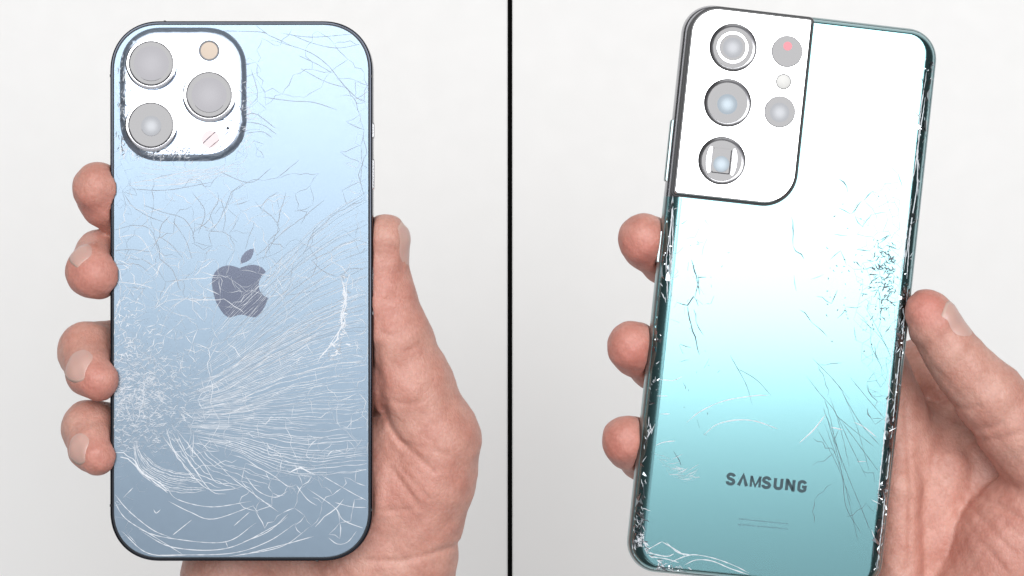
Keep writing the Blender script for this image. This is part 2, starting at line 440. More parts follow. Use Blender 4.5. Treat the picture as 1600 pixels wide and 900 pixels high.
for P in ([(260, 670), (270, 700), (290, 723)], [(253, 680), (293, 733), (323, 763), (357, 765), (380, 760)], [(267, 672), (300, 727), (330, 767), (353, 772)],
          [(277, 673), (317, 723), (337, 753), (363, 755)], [(360, 710), (383, 717), (403, 730), (427, 743), (450, 760), (463, 757)],
          [(343, 727), (363, 747), (390, 767), (417, 787), (435, 800)], [(383, 743), (403, 767), (430, 777), (450, 767)],
          [(260, 760), (277, 780), (330, 792), (393, 783)], [(263, 783), (297, 800), (333, 811), (397, 790)], [(217, 827), (260, 840), (350, 847), (400, 817)],
          [(220, 830), (270, 855), (353, 857), (427, 823), (450, 807)], [(190, 830), (233, 865), (303, 867)], [(250, 867), (357, 865), (417, 847), (463, 817)],
          [(357, 870), (437, 855), (480, 827)], [(180, 773), (200, 797), (237, 827), (267, 840)], [(177, 780), (196, 810), (240, 838), (285, 866)],
          [(463, 758), (480, 780), (495, 790)], [(480, 763), (523, 793), (537, 813), (572, 827)], [(523, 785), (550, 792), (573, 793)], [(503, 743), (550, 770), (573, 782)],
          [(513, 840), (527, 850), (543, 847), (557, 830)], [(380, 847), (420, 830), (450, 803)], [(380, 867), (447, 850), (490, 838)], [(240, 796), (244, 802), (251, 796)],
          [(300, 812), (270, 836)], [(352, 845), (356, 855)], [(390, 800), (365, 822)], [(208, 762), (192, 778)], [(395, 790), (404, 802)]):
    L1(P, .21)
for P in ([(177, 707), (193, 707), (213, 723), (223, 740), (250, 755), (263, 767)], [(493, 823), (507, 807), (527, 793), (537, 780)], [(176, 712), (200, 716), (222, 738), (262, 770)],
          [(530, 433), (539, 447), (535, 460), (541, 474), (536, 490), (539, 503), (529, 518), (526, 531), (512, 545), (497, 566)], [(532, 430), (541, 462), (533, 492), (533, 512), (508, 552)], [(541, 440), (541, 470), (534, 500)], [(450, 740), (470, 730), (492, 742)]):
    L1(P, .34, .06, False)
for P in ([(340, 48), (407, 50), (420, 55), (453, 70)], [(400, 40), (420, 55)], [(440, 52), (487, 58), (553, 53)], [(453, 53), (487, 67), (527, 75), (567, 68)],
          [(423, 62), (480, 80), (510, 100), (527, 120), (537, 132), (557, 153), (573, 160)], [(467, 87), (495, 100), (520, 115)], [(470, 107), (507, 127), (540, 137)],
          [(412, 152), (457, 158), (490, 160), (527, 172)], [(340, 267), (390, 285), (423, 263)], [(380, 190), (410, 195), (432, 210)], [(385, 208), (410, 206), (425, 215)],
          [(384, 180), (400, 178), (430, 200)],
          [(199, 290), (250, 290), (295, 284), (328, 269)], [(202, 287), (250, 278), (310, 263)], [(205, 295), (260, 297), (330, 285)], [(193, 302), (208, 323), (232, 338), (256, 347)],
          [(223, 320), (256, 332), (286, 341), (301, 362), (304, 380)], [(250, 370), (268, 383), (286, 404)], [(184, 371), (214, 368), (232, 389), (240, 410)], [(175, 392), (205, 390), (238, 394)],
          [(181, 413), (214, 413), (232, 425)], [(250, 470), (274, 440), (328, 434)], [(238, 485), (262, 470), (298, 467), (328, 470)], [(270, 345), (290, 375), (300, 404)], [(178, 360), (210, 352), (236, 360), (248, 395)],
          [(180, 440), (215, 444), (240, 450)], [(300, 300), (320, 330), (310, 365)], [(345, 310), (352, 340), (348, 362)]):
    L1(P, .2)
for P in ([(393, 108), (400, 133), (402, 153), (390, 165)], [(433, 277), (447, 267), (467, 250)], [(567, 213), (573, 240), (560, 273), (567, 297)], [(340, 300), (342, 310), (327, 343), (303, 363)],
          [(320, 360), (350, 363), (370, 378)], [(367, 320), (390, 313)], [(407, 325), (420, 308), (436, 300)], [(397, 347), (388, 373), (383, 390)], [(447, 300), (433, 350), (437, 360), (410, 407)],
          [(507, 313), (460, 350), (400, 400)], [(567, 310), (530, 330), (487, 367), (473, 397)], [(560, 372), (537, 380), (507, 397), (487, 407), (500, 420), (513, 428), (530, 433)],
          [(300, 437), (330, 433), (347, 432)], [(300, 470), (350, 467), (383, 490)], [(265, 338), (253, 350), (250, 368), (237, 389)], [(247, 380), (250, 404), (270, 422), (283, 455)],
          [(540, 137), (557, 153), (572, 158)], [(330, 362), (345, 340), (362, 300), (380, 285)], [(437, 358), (447, 350), (452, 342), (440, 330)], [(460, 330), (480, 331), (470, 350)], [(530, 430), (545, 420), (578, 420)],
          [(407, 325), (425, 338), (436, 352)], [(300, 380), (318, 390), (330, 384)]):
    L1(P, .21, .03, False)
# fine broken network, closing up towards the blow at the lower left
def in_left():
    return A1(rnd.uniform(178, 345), rnd.uniform(400, 705))
def sp_left(p):
    q = A1(205, 640)
    return .9 + 4.2 * min(1, math.hypot(p[0] - q[0], (p[1] - q[1]) * .62) / 34) ** 1.3
network(k1, in_left, sp_left, 700, .17, .3)
network(k1, lambda: A1(rnd.gauss(215, 30), rnd.gauss(632, 38)), lambda p: .75, 800, .13, .2)
network(k1, lambda: A1(rnd.uniform(200, 460), rnd.uniform(300, 470)), lambda p: 5, 70, .15, .4, 2)
network(kf, lambda: A1(rnd.uniform(190, 500), rnd.uniform(270, 470)), lambda p: 4.4, 100, .15, .4, 2)
network(k1, lambda: A1(rnd.gauss(470, 22), rnd.gauss(735, 13)), lambda p: 1.0, 70, .2, .2, 3)
network(kf, lambda: A1(rnd.gauss(188, 7), rnd.uniform(100, 480)), lambda p: 1.6, 120, .15, .2, 2)
network(k1, lambda: A1(rnd.gauss(194, 8), rnd.uniform(775, 850)), lambda p: 2.0, 40, .2, .2, 2)
network(kf, lambda: A1(rnd.gauss(560, 10), rnd.uniform(120, 400)), lambda p: 4.5, 24, .17, .2, 2)
# crazed, powdered glass
for _ in range(620):
    px, py = 176 + abs(rnd.gauss(0, 62)), rnd.gauss(618, 44)
    if not (176 < px < 330 and 520 < py < 712): continue
    a = rnd.gauss(.1, .6); l = rnd.uniform(4, 16)
    p = A1(px, py); q = A1(px + l * math.cos(a), py - l * math.sin(a))
    k1.add(kink(p, q, .14, 6), .14)
for _ in range(90):
    px, py = 176 + abs(rnd.gauss(0, 30)), rnd.gauss(505, 32)
    a = rnd.gauss(.6, .8); l = rnd.uniform(4, 14)
    k1.add(kink(A1(px, py), A1(px + l * math.cos(a), py - l * math.sin(a)), .1, 4), .2)
network(k1, lambda: A1(rnd.gauss(230, 42), rnd.gauss(610, 55)), lambda p: .95, 900, .13, .25)
network(kf, lambda: A1(rnd.uniform(400, 575), rnd.uniform(45, 165)), lambda p: 5.5, 45, .15, .5, 2)
network(k1, lambda: A1(rnd.gauss(566, 7), rnd.uniform(120, 560)), lambda p: 2.6, 70, .16, .3, 2)
network(k1, lambda: A1(rnd.uniform(180, 578), rnd.gauss(520, 60)), lambda p: 6.5, 90, .15, .5, 2)
network(k1, lambda: A1(rnd.gauss(500, 45), rnd.gauss(755, 30)), lambda p: 3.2, 70, .2, .4, 2)
network(k1, lambda: A1(rnd.uniform(200, 390), rnd.gauss(268, 16)), lambda p: 2.6, 110, .15, .3, 2)
network(kf, lambda: A1(rnd.gauss(392, 8), rnd.uniform(90, 250)), lambda p: 2.2, 60, .16, .3, 2)
network(k1, lambda: A1(rnd.uniform(300, 575), rnd.uniform(430, 720)), lambda p: 4.0, 170, .14, .5, 2)
for _ in range(70):       # crumbled break right of the mark
    t_ = rnd.random(); py = 428 + 135 * t_; px = 536 + 3 * math.sin(t_ * 9) - 34 * max(0, t_ - .62) ** 1.2 * 2 + rnd.gauss(0, 4)
    a = rnd.gauss(.2, .9); l = rnd.uniform(3, 12)
    (k1 if rnd.random() < .6 else kf).add(kink(A1(px, py), A1(px + l * math.cos(a), py - l * math.sin(a)), .14, 4), rnd.uniform(.2, .42))
# chips round the foot and the sides of the camera plate
for _ in range(190):
    s = rnd.random()
    if s < .45: px, py, a = rnd.uniform(205, 300), rnd.gauss(243, 6), rnd.gauss(1.1, .5)
    elif s < .75: px, py, a = rnd.gauss(193, 7), rnd.uniform(90, 250), rnd.gauss(1.4, .6)
    else: px, py, a = rnd.gauss(384, 6), rnd.uniform(130, 240), rnd.gauss(.5, .7)
    l = rnd.uniform(4, 13)
    k1.add(kink(A1(px, py), A1(px + l * math.cos(a), py - l * math.sin(a)), .12, 4), .22)
fan(k1, [A1(*p) for p in ((205, 252), (270, 258), (330, 262), (378, 245))], [A1(*p) for p in ((205, 285), (270, 290), (320, 285), (372, 275))], 9, .16, .3, .4)
k1.build('crack', M['crack'], phone1)
kf.build('shaded_crack', M['crack_shaded'], phone1)
k1d = Cracks(z1, 0)
for P in ([(298, 250), (318, 225), (345, 200)], [(310, 247), (340, 222), (362, 205), (384, 206)], [(335, 240), (352, 222), (358, 207)], [(340, 190), (358, 188), (380, 196)], [(370, 138), (384, 150)], [(372, 162), (382, 180)],
          [(196, 130), (206, 138), (200, 152)], [(192, 160), (205, 170)]):
    k1d.add(spline([A1(*p) for p in P], .9), .28)
for _ in range(90):
    s = rnd.random()
    if s < .6: px, py, a = rnd.uniform(208, 300), rnd.gauss(240, 4), rnd.gauss(1.0, .4)
    else: px, py, a = rnd.gauss(190, 4), rnd.uniform(110, 245), rnd.gauss(1.5, .6)
    l = rnd.uniform(4, 11)
    k1d.add(kink(A1(px, py), A1(px + l * math.cos(a), py - l * math.sin(a)), .12, 4), .25)
k1d.build('dark_crack', M['crack_dark'], phone1)

# ------------------------------------------------------------------ phone two (teal)
T2 = 8.9; TH = math.radians(6.1); TILT = math.radians(4.0)
c2 = (1227.5, 468.0); W2 = 77.8; H2 = 894 / PX; R2 = 9.2
MR = Matrix.Rotation(-TH, 4, 'Z') @ Matrix.Rotation(TILT, 4, 'Y')
phone2 = empty('smartphone', Matrix.Translation(((c2[0] - 800) / PX * MM, -(c2[1] - 450) / PX * MM, 0)) @ MR @ Matrix.Translation((0, 0, -T2 * MM)))
tag(phone2, 'teal phone with a large mirror camera corner, its glass edges splintered', 'phone')
def A2(px, py):
    dx, dy = px - c2[0], py - c2[1]
    return ((dx * math.cos(TH) + dy * math.sin(TH)) / PX, (dx * math.sin(TH) - dy * math.cos(TH)) / PX)
SEAM_U, SEAM_V = A2(1268, 33)[0] + .9, A2(1130, 312)[1] - .8
def R2r(ix, iy, z):
    p = rrect(W2 - 2 * ix, H2 - 2 * iy, max(R2 - (ix + iy) / 2, 1.2), 14)
    return p[:15] + [(SEAM_U, H2 / 2 - iy)] + p[15:30] + [(ix - W2 / 2, SEAM_V)] + p[30:], z
def wing(o, second):
    """the metal of the camera housing runs on into the rim at this corner"""
    o.data.materials.append(second)
    o.data.polygons.foreach_set('material_index', [1 if (len(p.vertices) < 6 and p.center.x < SEAM_U * MM and p.center.y > SEAM_V * MM) else 0 for p in o.data.polygons])
    return o
PROF_I = [.95, 1.2, 1.6, 2.1, 2.8, 3.5, 4.1, 4.5, 4.9]
PROF_Z = [-3.0, -2.45, -1.85, -1.35, -.86, -.45, -.15, -.03, 0]
v, f = loft([R2r(1.4, 1.0, 1.6), R2r(.6, .5, 2.2), R2r(.12, .12, 3.0), R2r(0, 0, 3.9), R2r(.06, .06, T2 - 4.4), R2r(.30, .28, T2 - 3.7), R2r(.62, .55, T2 - 3.1), R2r(.93, .8, T2 - 2.85), R2r(1.1, .95, T2 - 3.2)], False)
wing(edge_split(fix_normals(obj('frame', v, f, M['teal_frame'], phone2, True)), 60), M['housing_rim'])
v, f = loft([R2r(1.2, .9, 1.9), R2r(1.6, 1.2, .9), R2r(2.6, 1.8, .25), R2r(4, 2.4, 0)], True, True)
fix_normals(obj('screen', v, f, M['screen'], phone2, True))
PY = lambda i: .85 + (i - .95) * .42
v, f = loft([R2r(i, PY(i), T2 + z) for i, z in zip(PROF_I, PROF_Z)], True)
wing(edge_split(obj('back_glass', v, f, M['teal_glass'], phone2, True), 40), M['housing_rim'])
def z2(x, y):
    i = min(W2 / 2 - abs(x), .95 + (H2 / 2 - abs(y) - .85) / .42)
    dx, dy = abs(x) - (W2 / 2 - R2), abs(y) - (H2 / 2 - R2)
    if dx > 0 and dy > 0: i = min(i, R2 - math.hypot(dx, dy))
    if i < .95: return None
    return T2 + float(np.interp(i, PROF_I, PROF_Z))

for (py0, py1) in ((186, 283), (360, 410)):
    pa, pb = A2(1052 - (py0 - 186) * .111, py0), A2(1052 - (py1 - 186) * .111, py1)
    x = -W2 / 2 + .45
    v, f = loft([(rrect(1.2, pa[1] - pb[1], .5, 4, x, (pa[1] + pb[1]) / 2), 2.6), (rrect(1.8, pa[1] - pb[1], .6, 4, x, (pa[1] + pb[1]) / 2), 3.0), (rrect(1.8, pa[1] - pb[1], .6, 4, x, (pa[1] + pb[1]) / 2), 4.9), (rrect(1.2, pa[1] - pb[1] - .4, .5, 4, x, (pa[1] + pb[1]) / 2), 5.3)], True, True)
    obj('side_button', v, f, M['teal_frame'], phone2)

# camera housing that wraps the corner
il = -W2 / 2 + 2.1; it = H2 / 2 - 1.5
ir = A2(1268, 33)[0] + .1; ib = A2(1130, 312)[1]
icx, icy, iw, ih = (il + ir) / 2, (it + ib) / 2, ir - il, it - ib
def IS(i, z): return (rrect(iw - 2 * i, ih - 2 * i, [max(.4, 1.0 - i), 8.0 - i, max(.4, .9 - i), 9.6 - i], 14, icx, icy), z)
v, f = loft([IS(-.75, T2 - 2.6), IS(-.70, T2 + .02), IS(-.62, T2 + .035), IS(.1, T2 + .035)], False)
obj('housing_seam', v, f, M['gap'], phone2)
LENS2 = [A2(1143, 76), A2(1134.5, 162), A2(1125.5, 252)]
RO2, RI2 = 37.5 / PX, 31.5 / PX
v, f = loft([IS(0, T2 - 2.0), IS(.02, T2 + .75), IS(.15, T2 + 1.08), IS(.38, T2 + 1.22), IS(.6, T2 + 1.25)], False)
island = obj('camera_housing', v, f, M['island'], phone2, True)
bm = bmesh.new(); bm.from_mesh(island.data); bm.verts.ensure_lookup_table()
top = [e for e in bm.edges if e.is_boundary and e.verts[0].co.z > (T2 + 1.2) * MM]
for (x, y) in LENS2:      # the top face is cut open where the three large cameras sit
    vs = [bm.verts.new(((x + RO2 * math.cos(k * math.pi / 32)) * MM, (y + RO2 * math.sin(k * math.pi / 32)) * MM, (T2 + 1.25) * MM)) for k in range(64)]
    top += [bm.edges.new((vs[k], vs[(k + 1) % 64])) for k in range(64)]
for fc in bmesh.ops.triangle_fill(bm, edges=top, use_beauty=True, normal=(0, 0, 1))['geom']:
    if isinstance(fc, bmesh.types.BMFace):
        fc.smooth = False
        if fc.normal.z < 0: fc.normal_flip()
bm.to_mesh(island.data); bm.free()
ZI = T2 + 1.25
for n, (px, py) in enumerate(((1143, 76), (1134.5, 162), (1125.5, 252))):
    x, y = A2(px, py)
    ro, ri = RO2, RI2
    v, f = lathe([(ro, ZI), (ro - .02, ZI - .03), (ri, ZI - .34)], x, y, 64, False)
    obj('lens_bezel', v, f, M['bezel'], island, True)
    v, f = lathe([(ri + .02, ZI - .6), (ri + .02, ZI - .335), (ri - .06, ZI - .325)], x, y, 64)
    obj('lens_glass', v, f, M['lens'], island)
    ZB = ZI; ZI = ZI - .38
    if n == 0:
        v, f = lathe([(25 / PX, ZI + .057), (24.3 / PX, ZI + .09), (21.2 / PX, ZI + .09), (20.5 / PX, ZI + .057)], x, y, 48, False)
        obj('lens_element', v, f, M['steel'], island)
        glint_disc(x, y, 3.0, ZI + .057, island)
    elif n == 1:
        glint_disc(x, y - .4, 3.0, ZI + .057, island, 'lens_glint_blue')
    else:
        for sx in (-1, 1):
            P = [(x + sx * (15 + 9 * math.cos(math.radians(a))) / PX, y + 24 * math.sin(math.radians(a)) / PX) for a in range(-60, 61, 8)]
            P += [(x + sx * 16.5 / PX, y + 20 / PX), (x + sx * 16.5 / PX, y - 20 / PX)]
            v, f = loft([(P, ZI + .05), (P, ZI + .075)], True)
            fix_normals(obj('lens_element', v, f, M['steel'], island))
        v, f = loft([(rrect(29 / PX, 40 / PX, .3, 4, x, y), ZI + .056), (rrect(26 / PX, 37 / PX, .3, 4, x, y), ZI + .12)], True)
        obj('lens_prism', v, f, M['lens'], island)
        glint_disc(x, y - 1.0, 2.4, ZI + .121, island, 'lens_glint_blue')
    ZI = ZB
for (px, py, r) in ((1228, 81.5, 24), (1216.5, 175.5, 24)):
    x, y = A2(px, py); r /= PX
    v, f = lathe([(r + .12, ZI - .05), (r + .12, ZI + .01), (r, ZI + .012)], x, y, 48, False)
    obj('lens_bezel', v, f, M['gap'], island)
    v, f = lathe([(r, ZI - .02), (r, ZI + .015), (r - .1, ZI + .03)], x, y, 48)
    obj('lens_glass', v, f, M['lens'], island)
    if py < 100:
        v, f = lathe([(7 / PX, ZI + .032), (6.4 / PX, ZI + .045)], x, y + 1.6, 28)
        obj('sensor_window', v, f, M['red_sensor'], island)
    else:
        glint_disc(x, y - .2, 2.9, ZI + .032, island)
x, y = A2(1222.5, 128.5)
v, f = lathe([(12.3 / PX, ZI - .05), (12.3 / PX, ZI + .012), (11 / PX, ZI + .014)], x, y, 32, False)
obj('flash_ring', v, f, M['gap'], island)
v, f = lathe([(11 / PX, ZI), (10 / PX, ZI + .1), (6.5 / PX, ZI + .28), (2 / PX, ZI + .36)], x, y, 32)
obj('flash', v, f, M['pearl'], island, True)

# printed name: seven letters drawn as strokes (unit box 0..1)
def stroke_mesh(strokes, t, x0, y0, w, h, z):
    V, F = [], []
    zz = 0.0
    for S_ in strokes:
        P = np.array([(x0 + a * w, y0 + b * h) for a, b in S_], float)
        P = P[np.r_[True, np.linalg.norm(np.diff(P, axis=0), axis=1) > 1e-4]]
        n = len(P); b = len(V)
        T = np.gradient(P, axis=0) if n > 2 else np.array([P[1] - P[0]] * 2)
        seg = np.diff(P, axis=0); seg /= np.linalg.norm(seg, axis=1)[:, None]
        for i in range(n):
            a_ = seg[max(i - 1, 0)]; c_ = seg[min(i, n - 2)]
            na, nc = np.array([-a_[1], a_[0]]), np.array([-c_[1], c_[0]])
            m_ = na + nc; m_ /= np.linalg.norm(m_); s_ = min(1.6, 1 / max(.3, m_ @ na))
            for sd in (1, -1):
                q = P[i] + sd * m_ * s_ * t / 2
                V += [(q[0], q[1], z - .03), (q[0], q[1], z + .012 + zz)]
        for i in range(n - 1):
            a = b + 4 * i
            F += [(a + 1, a + 3, a + 7, a + 5), (a, a + 1, a + 5, a + 4), (a + 2, a + 6, a + 7, a + 3)]
        F += [(b, b + 2, b + 3, b + 1), (b + 4 * n - 4, b + 4 * n - 3, b + 4 * n - 1, b + 4 * n - 2)]
        zz += .003
    return V, F
def arc(cx_, cy_, rx, ry, a0, a1, n=9):
    return [(cx_ + rx * math.cos(math.radians(a0 + (a1 - a0) * k / n)), cy_ + ry * math.sin(math.radians(a0 + (a1 - a0) * k / n))) for k in range(n + 1)]
GL = {
    'S': [arc(.5, .74, .36, .215, 5, 235, 12) + arc(.5, .27, .38, .22, 62, -185, 12)],
    'A': [[(.06, 0), (.5, .955), (.94, 0)]],
    'M': [[(.08, 0), (.08, .9), (.12, .9), (.5, .08), (.88, .9), (.92, .9), (.92, 0)]],
    'U': [[(.12, 1), (.12, .3)] + arc(.5, .3, .38, .23, 180, 360, 10) + [(.88, .3), (.88, 1)]],
    'N': [[(.1, 0), (.1, .92), (.16, .92), (.84, .08), (.9, .08), (.9, 1)]],
    'G': [arc(.5, .72, .37, .21, 10, 180, 10) + arc(.5, .27, .37, .21, 180, 360, 10) + [(.87, .45), (.5, .45)]],
}
word = empty('lettering', Matrix.Identity(4)); word.parent = phone2
ox, oy = A2(1134.5, 747.5)
pitch = 18.9 / PX; hh = 17.2 / PX
for i, ch in enumerate('SAMSUNG'):
    w = {'M': 16.6, 'A': 14.6}.get(ch, 13.6) / PX
    v, f = stroke_mesh(GL[ch], {'M': 3.7, 'A': 5.6}.get(ch, 4.9) / PX, ox + i * pitch, oy - hh / 2, w, hh, T2)
    fix_normals(obj('letter', v, f, M['ink'], word))
fp_v, fp_f = [], []
for (xa, ya, xb, yb) in ((1154, 810.5, 1232, 819), (1153.5, 819, 1232, 827)):
    a, b = np.array(A2(xa, ya)), np.array(A2(xb, yb)); t = 0
    while t < 1:
        l = rnd.uniform(.008, .022); g = rnd.uniform(.004, .010); h_ = rnd.uniform(.22, .5)
        p = a + (b - a) * t; q = a + (b - a) * min(1, t + l); n = len(fp_v)
        dy_ = rnd.uniform(-.06, .06)
        for z in (T2 - .02, T2 + .01):
            fp_v += [(p[0], p[1] - h_ / 2 + dy_, z), (q[0], q[1] - h_ / 2 + dy_, z), (q[0], q[1] + h_ / 2 + dy_, z), (p[0], p[1] + h_ / 2 + dy_, z)]
        fp_f += [(n + 4, n + 5, n + 6, n + 7)] + [(n + j, n + (j + 1) % 4, n + 4 + (j + 1) % 4, n + 4 + j) for j in range(4)]
        t += l + g
tag(obj('fine_print', fp_v, fp_f, M['ink_small'], phone2), kind='stuff')

# broken glass of the teal phone
k2 = Cracks(z2, 0); k2d = Cracks(z2, 0)
def L2(cr, pts, w=.2, sm=True, wob=0.0):
    P = [A2(*p) for p in pts]
    cr.add(spline(P, .8) if sm else np.vstack([kink(P[i], P[i + 1], .12)[:-1] for i in range(len(P) - 1)] + [np.array([P[-1]])]), w, wob=wob)
for P in ([(1072, 659), (1094, 642), (1131, 626), (1180, 618), (1200, 618)], [(1099, 679), (1119, 663), (1150, 656), (1180, 658), (1215, 670)], [(1023, 695), (1036, 690), (1054, 688)],
          [(1009, 858), (1033, 845)], [(1033, 845), (1052, 856), (1070, 868)], [(1040, 846), (1058, 862), (1078, 866)], [(1045, 878), (1070, 868), (1087, 866), (1116, 872), (1146, 883), (1170, 895)],
          [(1068, 882), (1087, 874), (1112, 876), (1141, 888), (1170, 898)], [(1010, 862), (1040, 868), (1052, 864)], [(1015, 868), (1040, 872), (1060, 878)],
          [(1027, 592), (1050, 594), (1064, 588)], [(1025, 618), (1042, 618)], [(1030, 646), (1046, 646)], [(1336, 660), (1352, 668), (1372, 684)], [(1342, 722), (1356, 722)], [(1300, 668), (1318, 672)], [(1364, 782), (1380, 790)]):
    L2(k2, P, .26)
L2(k2, [(1250, 692), (1272, 672), (1291, 648)], .34)
for _ in range(46):
    t = rnd.random(); px = 1024 + 55 * t + rnd.gauss(0, 4); py = 706 + 38 * math.sin(min(1, t * 1.2) * 1.5) + rnd.gauss(0, 5); a = rnd.gauss(-.4 + .7 * t, .35); l = rnd.uniform(6, 20)
    k2.add(kink(A2(px, py), A2(px + l * math.cos(a), py - l * math.sin(a)), .12), .2)
for P in ([(1260, 587), (1281, 614), (1306, 644), (1331, 697), (1356, 747)], [(1288, 640), (1299, 672), (1317, 740), (1324, 793), (1349, 836)], [(1299, 672), (1325, 740), (1350, 800), (1366, 840)],
          [(1316, 658), (1345, 697), (1377, 740)], [(1308, 650), (1340, 676), (1372, 702)], [(1353, 478), (1371, 510), (1392, 549)], [(1343, 495), (1362, 513), (1364, 542), (1385, 584)],
          [(1310, 600), (1345, 660), (1380, 700)], [(1330, 590), (1355, 620), (1385, 655)], [(1270, 560), (1300, 590), (1330, 625)], [(1376, 460), (1378, 500), (1372, 520)], [(1355, 505), (1380, 530), (1396, 560)],
          [(1140, 555), (1165, 600), (1175, 632)], [(1150, 575), (1180, 592), (1205, 618)]):
    L2(k2d, P, .12)
for P in ([(1079, 406), (1088, 440), (1092, 460)], [(1056, 472), (1073, 477), (1082, 463), (1090, 478)], [(1073, 479), (1079, 507), (1092, 554)], [(1090, 430), (1088, 450), (1084, 465)], [(1060, 538), (1066, 552)],
          [(1100, 344), (1106, 352)], [(1091, 378), (1098, 380)], [(1051, 704), (1060, 718), (1063, 726)], [(1066, 598), (1070, 604)], [(1098, 677), (1103, 680)], [(1088, 655), (1092, 668)]):
    L2(k2d, P, .36, False, .03)
for _ in range(110):      # star of fine breaks by the thumb
    px = 1404 - abs(rnd.gauss(0, 22)); py = 432 + rnd.gauss(0, 26); a = rnd.gauss(2.6, .7) if py < 430 else rnd.gauss(-2.6, .7); l = rnd.uniform(3, 16)
    k2d.add(kink(A2(px, py), A2(px + l * math.cos(a), py - l * math.sin(a)), .12, 5), .3)
for _ in range(70):
    px, py = rnd.uniform(1290, 1400), rnd.gauss(430, 50); l = rnd.uniform(1.5, 5); a = rnd.uniform(0, 6)
    k2d.add(kink(A2(px, py), A2(px + l * math.cos(a), py - l * math.sin(a)), .1, 3), .34)
for _ in range(24):
    px, py = rnd.gauss(1085, 25), rnd.uniform(360, 660); l = rnd.uniform(1.5, 6); a = rnd.uniform(0, 6)
    k2d.add(kink(A2(px, py), A2(px + l * math.cos(a), py - l * math.sin(a)), .1, 3), .17)
network(k2d, lambda: A2(1414 - abs(rnd.gauss(0, 24)), rnd.gauss(470, 62)), lambda p: 1.6, 230, .25, .3, 3)
network(k2d, lambda: A2(rnd.gauss(1345, 38), rnd.gauss(430, 45)), lambda p: 4.0, 60, .26, .4, 1)
network(k2d, lambda: A2(rnd.gauss(1082, 14), rnd.gauss(450, 45)), lambda p: 2.4, 46, .28, .3, 1)
network(k2d, lambda: A2(rnd.uniform(1270, 1385), rnd.uniform(560, 820)), lambda p: 7.0, 40, .13, .5, 1)
network(k2, lambda: A2(1408 - abs(rnd.gauss(0, 12)) - .11 * 0, rnd.uniform(520, 640)), lambda p: 1.6, 60, .18, .3, 2)
for i_ in range(6):       # long branches running down the lower right
    a0 = rnd.uniform(1275, 1330); b0 = rnd.uniform(560, 690); L_ = rnd.uniform(70, 190); q_ = rnd.uniform(.25, .62)
    k2d.add(spline([A2(a0, b0), A2(a0 + L_ * .45 * math.sin(q_) * 1.2, b0 + L_ * .45), A2(min(1386 - .1 * (b0 + L_ - 560), a0 + L_ * math.sin(q_)), b0 + L_)], .9), .10, wob=.04)
for side, n, y0, y1, e0, e1 in ((-1, 34, -76, 28, 1.0, 3.4), (1, 95, -84, 78, 1.0, 4.8)):   # splintered long edges
    for _ in range(n):
        y = rnd.uniform(y0, y1); x = side * (W2 / 2 - rnd.uniform(e0, e1)); l = .6 + rnd.expovariate(1 / 1.5); a = rnd.gauss(math.pi / 2, .5)
        if side > 0 and y > 5 and rnd.random() < .35: continue
        (k2 if rnd.random() < .75 else k2d).add(kink((x, y), (x + l * math.cos(a), y + l * math.sin(a)), .1, 4), rnd.uniform(.18, .38), .09)
for P in ([(-36.6, 27), (-36.2, 15), (-35, 2), (-33.6, -4)], [(-36.9, 29), (-36.4, 18), (-36.6, 8), (-35.6, 0), (-35.2, -4)], [(-36.4, 24), (-35.3, 12), (-35.0, 4)],
          [(35.2, 72), (34.6, 60), (34.9, 48), (34.2, 38)], [(35.8, 66), (35.0, 50), (36.0, 38), (35.2, 24), (34.6, 12)], [(36.4, 40), (35.4, 25), (36.0, 10)], [(34.6, 34), (34.0, 15), (33.6, -4), (34, -30), (34.2, -60)],
          [(36.8, 8), (36.4, -20), (36.6, -50), (36.4, -80)], [(34.6, 48), (36.2, 43)], [(36.9, 35), (34.6, 49)]):
    k2.add(spline(P, .8), .34, .1, .05)
for _ in range(330):      # crushed lower corner
    a = rnd.uniform(math.pi, 1.5 * math.pi); r = rnd.uniform(4.6, 8.2); s = rnd.uniform(-1, 1)
    x, y = -W2 / 2 + R2 + r * math.cos(a) + max(0, s) * rnd.uniform(0, 14), -H2 / 2 + R2 + r * math.sin(a) + max(0, -s) * rnd.uniform(0, 16)
    if s > 0: y = -H2 / 2 + rnd.uniform(1.2, 3.4)
    else: x = -W2 / 2 + rnd.uniform(1.1, 4.2)
    if rnd.random() < .4: x, y = -W2 / 2 + R2 + r * math.cos(a), -H2 / 2 + R2 + r * math.sin(a)
    l = rnd.uniform(.5, 2.4); q = rnd.gauss(-.75, .6)
    (k2 if rnd.random() < .7 else k2d).add(kink((x, y), (x + l * math.cos(q), y + l * math.sin(q)), .12, 4), rnd.uniform(.18, .4), .1)
k2.build('crack', M['crack'], phone2)
k2d.build('dark_crack', M['crack_dark'], phone2)
